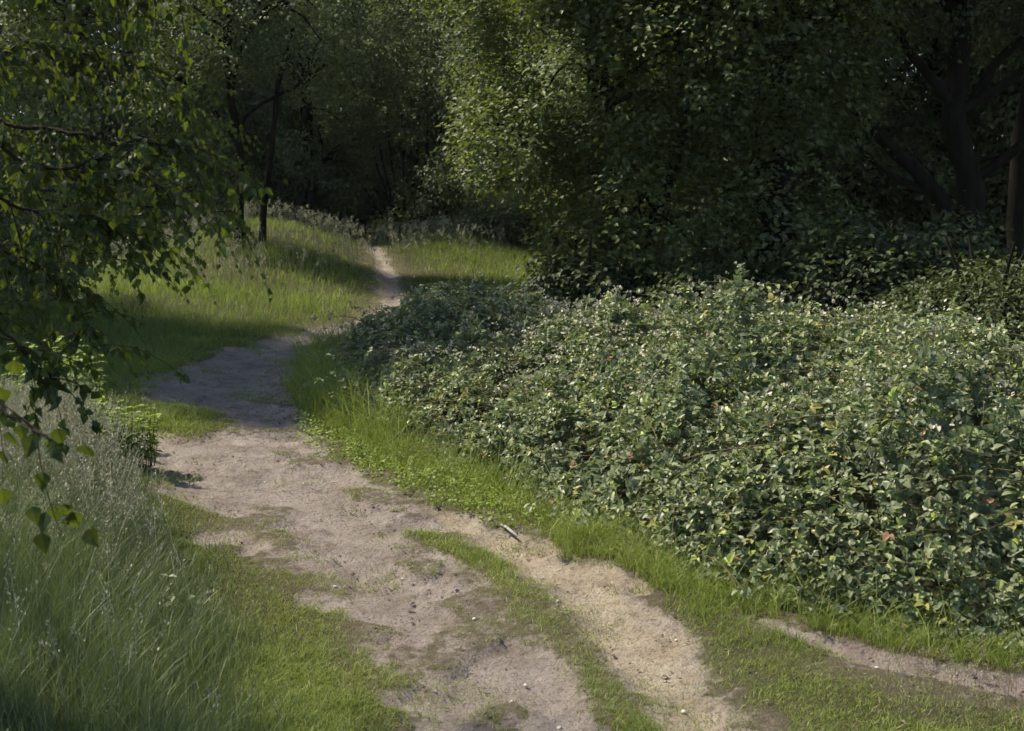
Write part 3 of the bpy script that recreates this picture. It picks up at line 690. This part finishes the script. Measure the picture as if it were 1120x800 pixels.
for (u_, D, kd), wh in zip(spots, where):
    loc = gl(X(u_, D), D); lab = kinds[kd] + ', ' + wh
    if kd in used: copy_tree(src[kd], loc, rr.uniform(0, 6.28), rr.uniform(.85, 1.2), lab)
    else: used.add(kd); src[kd].location = loc; src[kd]['label'] = lab

# multi stemmed shrub at the end of the path
fan = []
rr = random.Random(8)
for j in range(11):
    a = -1.25 + 2.5 * j / 10 + rr.uniform(-.1, .1)
    fan.append(([(a * .12, rr.uniform(-.1, .1), 0), (a * .5, 0, 1.0), (a * 1.2, 0, 2.4), (a * 1.5, 0, 3.6)], rr.uniform(.035, .06), .015))
make_tree('fanned_shrub', gl(X(445, 32), 32), 'large shrub whose bare dark stems fan out from one base behind the path end', 'shrub',
    [(0, .4, 3.6, 2.0, 1.0, 1.0), (-1.2, .3, 4.0, 1.2, .9, .9), (1.3, .3, 4.2, 1.3, .9, 1.0), (0, .3, 5.0, 1.8, 1, .9)], fan, M['far'], OVATE, .11, 1100, 11, 71, tint0=.45, spread=.4)
BUSH_H = {86: 2.3, 87: 2.6, 82: 1.9, 81: 1.7}
for (u_, D, sx, lab, sd_) in ((500, 31, 1.5, 'dark rounded bush at the edge of the far wood right of the fanned stems', 81), (375, 33, 1.1, 'low dark bush at the foot of the fanned stems on the left', 82), (590, 26, 1.3, 'dark bush in the gap left under the sunlit tree', 83), (292, 27.5, 1.4, 'dim bush behind the crest of the left bank beside the dark trunks', 86), (440, 35, 1.6, 'dim bush directly behind the fanned stems', 87), (210, 25, 1.2, 'low dim bush on the bank behind the slender tree', 84)):
    bush('wood_bush', gl(X(u_, D), D), lab, [(0, 0, .7 * BUSH_H.get(sd_, 1), sx, .9, .8 * BUSH_H.get(sd_, 1)), (-sx * .7, .1, .5, sx * .7, .7, .6), (sx * .7, .2, .8 * BUSH_H.get(sd_, 1) * .8, sx * .7, .8, .8)], M['far'], .09, 1700, sd_, tint0=.4, sp=.3, group='dark bushes under the edge of the wood')
# shrubs at left between birch and bank
bush('thorn_bush', gl(-6.0, 13.2), 'green thorny bush seen behind the hanging birch leaves', [(0, 0, 1.3, 1.3, 1.2, 1.3), (-.8, .4, 2.4, 1.2, 1.2, 1.1), (.6, .5, 1.1, .8, .9, .8)], M['far'], .055, 1900, 85, tint0=.45)
# the trees out of frame at left whose shade falls over the path bend
make_tree('ash_tree', gl(-9.2, 13.9), 'large leafy tree out at the left whose shade falls on the path bend', 'tree',
    [(0, 0, 4.0, 2.4, 2.4, 1.6), (1.2, -.4, 5.8, 1.9, 2.0, 1.5), (-.8, .8, 6.3, 2.2, 2.2, 1.5), (.4, .2, 8.0, 2.0, 2.2, 1.4), (1.6, 0, 9.6, 2.0, 2.4, 1.4), (2.2, -.4, 7.6, 1.7, 1.9, 1.3), (1.2, .5, 4.0, 1.8, 1.8, 1.4)],
    [([(0, 0, 0), (.1, 0, 3), (0, 0, 7)], .22, .08)], M['far'], OVATE, .13, 3800, 11, 91, twigs=False, spread=.42, tint0=.45)

# ------------------------------------------------------------------ foreground birch
rng = np.random.default_rng(17)
bo = np.array((-3.0, 4.3, 0.0)); bo[2] = float(ground_z(bo[0], bo[1]))
birch = empty('birch_tree', tuple(bo), 'young birch hanging its leafy twigs into the picture from the left edge', 'tree')
ta = Acc(); tw = Acc(); lf = Acc()
tp = smooth_path([bo, bo + (.05, .1, 1.5), bo + (-.05, .05, 3.2), bo + (.1, .1, 5.2), bo + (0, .2, 6.6)], 6); tube(ta, tp, np.linspace(.11, .03, len(tp)), 12)
def tk(z): i_ = int(np.argmin(np.abs(tp[:, 2] - z))); return tp[i_]
limbs = [  # (start height, [(u, v, D)...], twigs, r)
    (2.6, [(-60, 120, 4.6), (40, 140, 4.6), (110, 152, 4.6), (165, 162, 4.6), (215, 172, 4.6)], 46, .016),
    (2.2, [(-60, 150, 4.4), (50, 185, 4.4), (120, 175, 4.4), (170, 205, 4.3), (205, 222, 4.3)], 40, .013),
    (3.2, [(-60, 30, 4.4), (40, 50, 4.6), (110, 62, 4.7), (165, 80, 4.7)], 44, .014),
    (3.6, [(-60, -60, 4.4), (50, -40, 4.6), (130, -25, 4.6), (200, -10, 4.7)], 44, .013),
    (1.9, [(-60, 205, 4.2), (40, 235, 4.3), (110, 240, 4.5), (160, 260, 4.7)], 36, .012),
    (1.7, [(-60, 260, 4.2), (30, 290, 4.2), (80, 330, 4.3), (110, 380, 4.4)], 34, .011),
    (1.5, [(-80, 330, 3.9), (-20, 350, 3.8), (30, 390, 3.8), (60, 420, 3.8)], 22, .010),
    (1.45, [(-160, 360, 3.5), (-60, 400, 3.1), (0, 440, 2.9), (40, 478, 2.75), (62, 484, 2.7)], 0, .008),
    (2.9, [(-500, 0, 4.2), (-420, 60, 3.6), (-330, 90, 3.2), (-240, 120, 3.0)], 40, .012),  # from here on, out-of-frame limbs added to shade the leaves in view
    (3.1, [(-300, -80, 3.8), (-230, -60, 3.3), (-120, -60, 3.0)], 40, .012),
    (3.6, [(-500, -100, 4.2), (-600, -200, 4.0)], 40, .012), (3.4, [(-420, -60, 5.0), (-480, -100, 5.6)], 40, .012),
    (4.4, [(-400, -300, 4.4), (-330, -400, 4.6)], 40, .012), (4.0, [(-120, -200, 4.3), (20, -190, 4.4)], 40, .012),
    (4.9, [(-500, -420, 4.2), (-620, -400, 4.0)], 40, .012)]
def leafy(P, n, size=(.026, .045), tint0=.4):
    P = np.asarray(P); m = len(P)
    f = np.sort(rng.uniform(.12, 1.0, n)) * (m - 1); i_ = np.clip(f.astype(int), 0, m - 2); fr = (f - i_)[:, None]
    pos = P[i_] * (1 - fr) + P[i_ + 1] * fr; T = P[i_ + 1] - P[i_]; T /= np.linalg.norm(T, axis=1)[:, None] + 1e-9
    d = T * .5 + rndir(rng, n) * .75 + np.array((0, 0, -.75))
    nr = rndir(rng, n) * .9 + np.array((0, 0, .55)) + np.array((0, -.35, 0))
    place(lf, BIRCH, pos, d, nr, rng.uniform(size[0], size[1], n), np.clip(tint0 + rng.normal(0, .2, n) + .35 * (rng.uniform(0, 1, n) > .9), 0, 1))
for hz, px_, nt_, r_ in limbs:
    P = smooth_path([tk(hz)] + [at(*p_) for p_ in px_], 7); P = P + fbm(np.arange(len(P))[:, None] * .35, np.arange(3)[None] * 7.3 + hz, seed=3, o=2) * .03
    tube(tw, P, np.linspace(r_ * .75, .002, len(P)), 6)
    leafy(P[len(P) // 3:], 24)
    for _ in range(int(nt_ * 1.35)):
        i_ = rng.integers(len(P) // 5, len(P)); a = P[i_]; L_ = rng.uniform(.12, .36)
        dr = rndir(rng, 1)[0] * np.array((1, 1, .4)) + np.array((.25, 0, -.15)); dr /= np.linalg.norm(dr)
        t = np.linspace(0, 1, 6)[:, None]
        Q = a + dr * L_ * t + np.array((0, 0, -1)) * L_ * .5 * t ** 2
        tube(tw, Q, np.linspace(.0022, .0009, 6), 4); leafy(Q, rng.integers(8, 15))
NEAR = (ta, tw, lf)
ta, tw, lf = Acc(), Acc(), Acc()
b2 = np.array((-6.0, 11.6, 0.0)); b2[2] = float(ground_z(b2[0], b2[1]))
tp = smooth_path([b2, b2 + (.05, .1, 1.5), b2 + (-.1, .1, 3.2), b2 + (.1, .1, 5.0)], 6); tube(ta, tp, np.linspace(.09, .02, len(tp)), 10)
for hz, px_, nt_, r_ in ((1.9, [(0, 150, 11.4), (90, 150, 11.3), (170, 170, 11.2), (250, 185, 11.2)], 70, .016), (1.5, [(0, 215, 11.4), (90, 215, 11.2), (180, 230, 11.1), (262, 225, 11.2)], 70, .016),
                         (2.5, [(0, 70, 11.4), (90, 80, 11.4), (190, 110, 11.4), (232, 130, 11.4)], 70, .016), (3.0, [(0, 0, 11.6), (80, 10, 11.6), (170, 40, 11.8)], 60, .014),
                         (1.1, [(0, 270, 11.0), (90, 275, 10.8), (150, 290, 10.8)], 50, .012), (3.6, [(0, -80, 11.6), (100, -60, 11.8)], 50, .012), (1.8, [(-40, 180, 10.4), (60, 190, 10.2), (140, 210, 10.2)], 60, .014)):
    P = smooth_path([tk(b2[2] + hz)] + [at(*p_) for p_ in px_], 7); P = P + fbm(np.arange(len(P))[:, None] * .35, np.arange(3)[None] * 7.3 + hz, seed=5, o=2) * .06
    tube(tw, P, np.linspace(r_, .003, len(P)), 6)
    for _ in range(nt_):
        i_ = rng.integers(len(P) // 6, len(P)); a = P[i_]; L_ = rng.uniform(.25, .75)
        dr = rndir(rng, 1)[0] * np.array((1, 1, .5)) + np.array((.2, 0, -.1)); dr /= np.linalg.norm(dr)
        t = np.linspace(0, 1, 6)[:, None]; Q = a + dr * L_ * t + np.array((0, 0, -1)) * L_ * .5 * t ** 2
        tube(tw, Q, np.linspace(.003, .001, 6), 3); leafy(Q, rng.integers(12, 24), (.032, .055), .6)
bq = empty('birch_tree', tuple(b2), 'farther young birch at the left whose bright leaf tips reach the slender trees', 'tree')
ta.build('trunk', M['birch_bark'], bq, True, b2); tw.build('branches', M['twig'], bq, True, b2); lf.build('crown', M['birch_lit'], bq, off=b2)
ta, tw, lf = NEAR
# the low twig that hangs alone in front of the grass
for poly, ls in (([(0, 440, 2.9), (30, 462, 2.8), (52, 480, 2.75), (70, 486, 2.7)], [(5, 462), (22, 470), (8, 478), (38, 482), (62, 474), (92, 492)]),
                 ([(40, 474, 2.78), (44, 505, 2.75), (52, 540, 2.7), (60, 566, 2.68), (66, 580, 2.68)], [(48, 522), (34, 560), (66, 558), (76, 566), (46, 588), (92, 586), (60, 560), (52, 566)]),
                 ([(-20, 380, 2.9), (-4, 440, 2.85), (4, 500, 2.8)], [(0, 430), (14, 400), (4, 500), (2, 540)])):
    P = smooth_path([at(*p_) for p_ in poly], 5); tube(tw, P, np.linspace(.0022, .001, len(P)), 4)
    for (u_, v_) in ls:
        q_ = at(u_, v_ - 8, poly[-1][2] + rng.uniform(-.04, .04))[None]
        i_ = int(np.argmin(np.linalg.norm(P - q_, axis=1))); tube(tw, np.stack((P[i_], q_[0])), .0006, 3)
        place(lf, BIRCH, q_, np.array([[rng.normal(0, .25), rng.normal(0, .3), -1.]]), np.array([[rng.normal(0, .35), -1, .45]]), rng.uniform(.042, .058), rng.uniform(.0, .4))  # low tint puts the shade on this twig into the leaf colour
ta.build('trunk', M['birch_bark'], birch, True, bo); tw.build('branches', M['twig'], birch, True, bo); lf.build('crown', M['birch'], birch, off=bo)

# ------------------------------------------------------------------ nettles lit by the path edge
rng = np.random.default_rng(23)
def herb(name, cx_, cy_, rad, n, hh_, label, cat, mat, ls=.05, tpl=OVATE):
    z0 = float(ground_z(cx_, cy_)); root = empty(name, (cx_, cy_, z0), label, cat); st = Acc(); lv = Acc()
    for _ in range(n):
        a, r_ = rng.uniform(0, 6.28), rad * math.sqrt(rng.uniform(0, 1)); b_ = np.array((math.cos(a) * r_, math.sin(a) * r_, 0))
        H_ = hh_ * rng.uniform(.6, 1.1); ln = rndir(rng, 1)[0] * H_ * .15; ln[2] = H_
        t = np.linspace(0, 1, 5)[:, None]; P = b_ + ln * t; tube(st, P, np.linspace(.003, .0012, 5), 4)
        for j in range(int(H_ / .055)):
            c = b_ + ln * ((j + 1.5) / (H_ / .055 + 1)); a0 = j * 1.57 + rng.uniform(-.3, .3)
            d = np.array([[math.cos(a0 + s), math.sin(a0 + s), rng.uniform(-.3, .3)] for s in (0, 3.14)])
            place(lv, tpl, np.tile(c, (2, 1)), d, np.tile((0, 0, 1.), (2, 1)) + rndir(rng, 2) * .3, ls * rng.uniform(.7, 1.1), rng.uniform(0, 1))
    st.build('stems', M['cane'] if mat is M['nettle'] else mat, root); lv.build('leaves', mat, root)
    return root
x_, y_ = unproj(122, 522); herb('nettle_clump', x_, y_, .30, 110, .44, 'bright sunlit clump of nettles between the tall grass and the path', 'nettles', M['nettle'], .055)
x_, y_ = unproj(60, 500); herb('nettle_clump', x_ - .1, y_ + .1, .45, 90, .75, 'second nettle clump under the hanging birch twigs', 'nettles', M['nettle'], .055)
x_, y_ = unproj(205, 690); herb('dock_plant', x_, y_, .10, 4, .30, 'small dark leaved weed with upright stem at the edge of the tall grass', 'weed', M['tall'], .05, DIAM)
x_, y_ = unproj(912, 672); herb('bramble_seedling', x_, y_ - .05, .06, 4, .26, 'small pale leaved shoot standing out at the foot of the brambles', 'plant', M['bramble'], .06, BRAMB)
# clover and herbs: low leaves at the sandy edge by the path bend
acc = Acc(); n = 26000; y = rng.uniform(6.5, 11.5, n); x = rng.uniform(-2.8, .9, n)
poly = pix([(325, 470), (345, 455), (420, 478), (500, 505), (560, 545), (600, 575), (560, 575), (500, 555), (440, 532), (380, 508), (340, 490)])
d = sdist(x, y, poly) + fbm(x * 3, y * 3, seed=5) * .12; dm_, _ = masks(x, y); k = (d > -.05) & (dm_ < .6) & (rng.uniform(0, 1, n) < .8); x, y = x[k], y[k]; n = len(x)
place(acc, ROUND, np.stack((x, y, ground_z(x, y) + rng.uniform(.01, .09, n)), 1), rndir(rng, n) * (1, 1, .4), np.tile((0, 0, 1.), (n, 1)) + rndir(rng, n) * .5, rng.uniform(.012, .026, n), rng.uniform(.2, 1, n))
tag(acc.build('low_herbs', M['nettle']), 'low yellow green herbs at the path edge in front of the brambles', 'ground cover', kind='stuff')

# ------------------------------------------------------------------ litter, stones, stick
acc = Acc(); n = 15000; y = rng.uniform(3.6, 12, n); x = rng.uniform(-3, 4.5, n); dm_, _ = masks(x, y)
cl = fbm(x * 2.2, y * 2.2, seed=301, o=3)
k = (rng.uniform(0, 1, n) < np.where(dm_ > .5, sstep(-.1, .6, cl) * .9 + .05, .12)) & in_view(x, y); x, y, dm_ = x[k], y[k], dm_[k]; n = len(x)
zz = ground_z(x, y) - dm_ * DSINK + .010 + (dm_ < .3) * .01
place(acc, DIAM, np.stack((x, y, zz), 1), rndir(rng, n) * (1, 1, .15), np.tile((0, 0, 1.), (n, 1)) + rndir(rng, n) * .35, rng.uniform(.008, .030, n), rng.uniform(0, 1, n) ** 1.8)
tag(acc.build('leaf_litter', M['litter']), 'dry brown leaf scraps scattered over the sandy path', 'leaf litter', kind='stuff')
def pebble(seed):
    r_ = np.random.default_rng(seed); V = []; nu, nv = 7, 5
    for j in range(nv):
        for i_ in range(nu):
            th = math.pi * (j + .5) / nv; ph = 2 * math.pi * i_ / nu; q_ = 1 + r_.uniform(-.18, .18)
            V.append((math.sin(th) * math.cos(ph) * q_, math.sin(th) * math.sin(ph) * .75 * q_, math.cos(th) * .55 * q_ + .25))
    V.append((0, 0, .85)); V.append((0, 0, -.35)); t = []; q = []
    for j in range(nv - 1):
        for i_ in range(nu):
            a, b_ = j * nu + i_, j * nu + (i_ + 1) % nu; q.append((a, a + nu, b_ + nu, b_))
    for i_ in range(nu): t.append((nu * nv, i_, (i_ + 1) % nu)); t.append((nu * nv + 1, (nv - 1) * nu + (i_ + 1) % nu, (nv - 1) * nu + i_))
    return np.array(V), q, t
protos = []
px_st = [(440, 626), (366, 638), (575, 738), (476, 751), (612, 783), (519, 676), (560, 765), (350, 560), (300, 548), (740, 690), (610, 655), (332, 520), (232, 540), (712, 668), (655, 640), (748, 770), (290, 520), (540, 715), (480, 795), (960, 722)]
rr = random.Random(5)
for i_, (u_, v_) in enumerate(px_st):
    x_, y_ = unproj(u_, v_)
    if i_ < 3:
        V, q, t = pebble(i_); a_ = Acc(); a_.add(V, q, t); o = a_.build('pebble', M['stone'], smooth=True); protos.append(o)
    else: o = protos[i_ % 3].copy(); COL.objects.link(o)
    s_ = rr.uniform(.006, .013); o.scale = (s_, s_, s_); o.rotation_euler = (0, 0, rr.uniform(0, 6.28))
    dm1 = masks(np.array([x_]), np.array([y_]))[0][0]
    o.location = (x_, y_, float(ground_z(x_, y_)) - dm1 * DSINK + .002)
    tag(o, 'small pale pebble lying loose on the sandy path', 'pebble', 'pebbles scattered on the path')
a_ = Acc(); p0 = np.array((*unproj(547, 573), 0)); p1 = np.array((*unproj(566, 586), 0))
for p_ in (p0, p1): p_[2] = float(ground_z(p_[0], p_[1])) + .012
t = np.linspace(0, 1, 6)[:, None]; P = p0 + (p1 - p0) * t + np.array((0, .006, .004)) * np.sin(t * 5)
tube(a_, P, np.array([.002, .009, .008, .0085, .007, .002]), 7); tube(a_, np.stack((P[3], P[3] + (.03, .02, .012))), np.array([.004, .002]), 5)
tag(a_.build('stick', M['drystick'], smooth=True), 'short pale dry stick lying at the grass edge of the sandy rut', 'stick')

# ------------------------------------------------------------------ air
hz = bpy.data.meshes.new('haze'); X0, Z0, Z1 = 460.0, float(fz.min()) - 1.0, 22.0
vv = [(x, y, z) for z in (Z0, Z1) for y in (-240, 460) for x in (-X0, X0)]
hz.from_pydata(vv, [], [(0, 2, 3, 1), (4, 5, 7, 6), (0, 1, 5, 4), (2, 6, 7, 3), (0, 4, 6, 2), (1, 3, 7, 5)]); hz.update()
ho = bpy.data.objects.new('haze', hz); COL.objects.link(ho); tag(ho, 'faint summer haze softening the far wood', 'haze', kind='stuff')
m, nt = newmat('haze'); out = nt.nodes.new('ShaderNodeOutputMaterial'); pv = nt.nodes.new('ShaderNodeVolumePrincipled')
pv.inputs['Color'].default_value = (.86, .9, .92, 1); pv.inputs['Density'].default_value = HAZE; pv.inputs['Anisotropy'].default_value = .3
nt.links.new(pv.outputs[0], out.inputs['Volume']); hz.materials.append(m)
cy.volume_bounces = 0
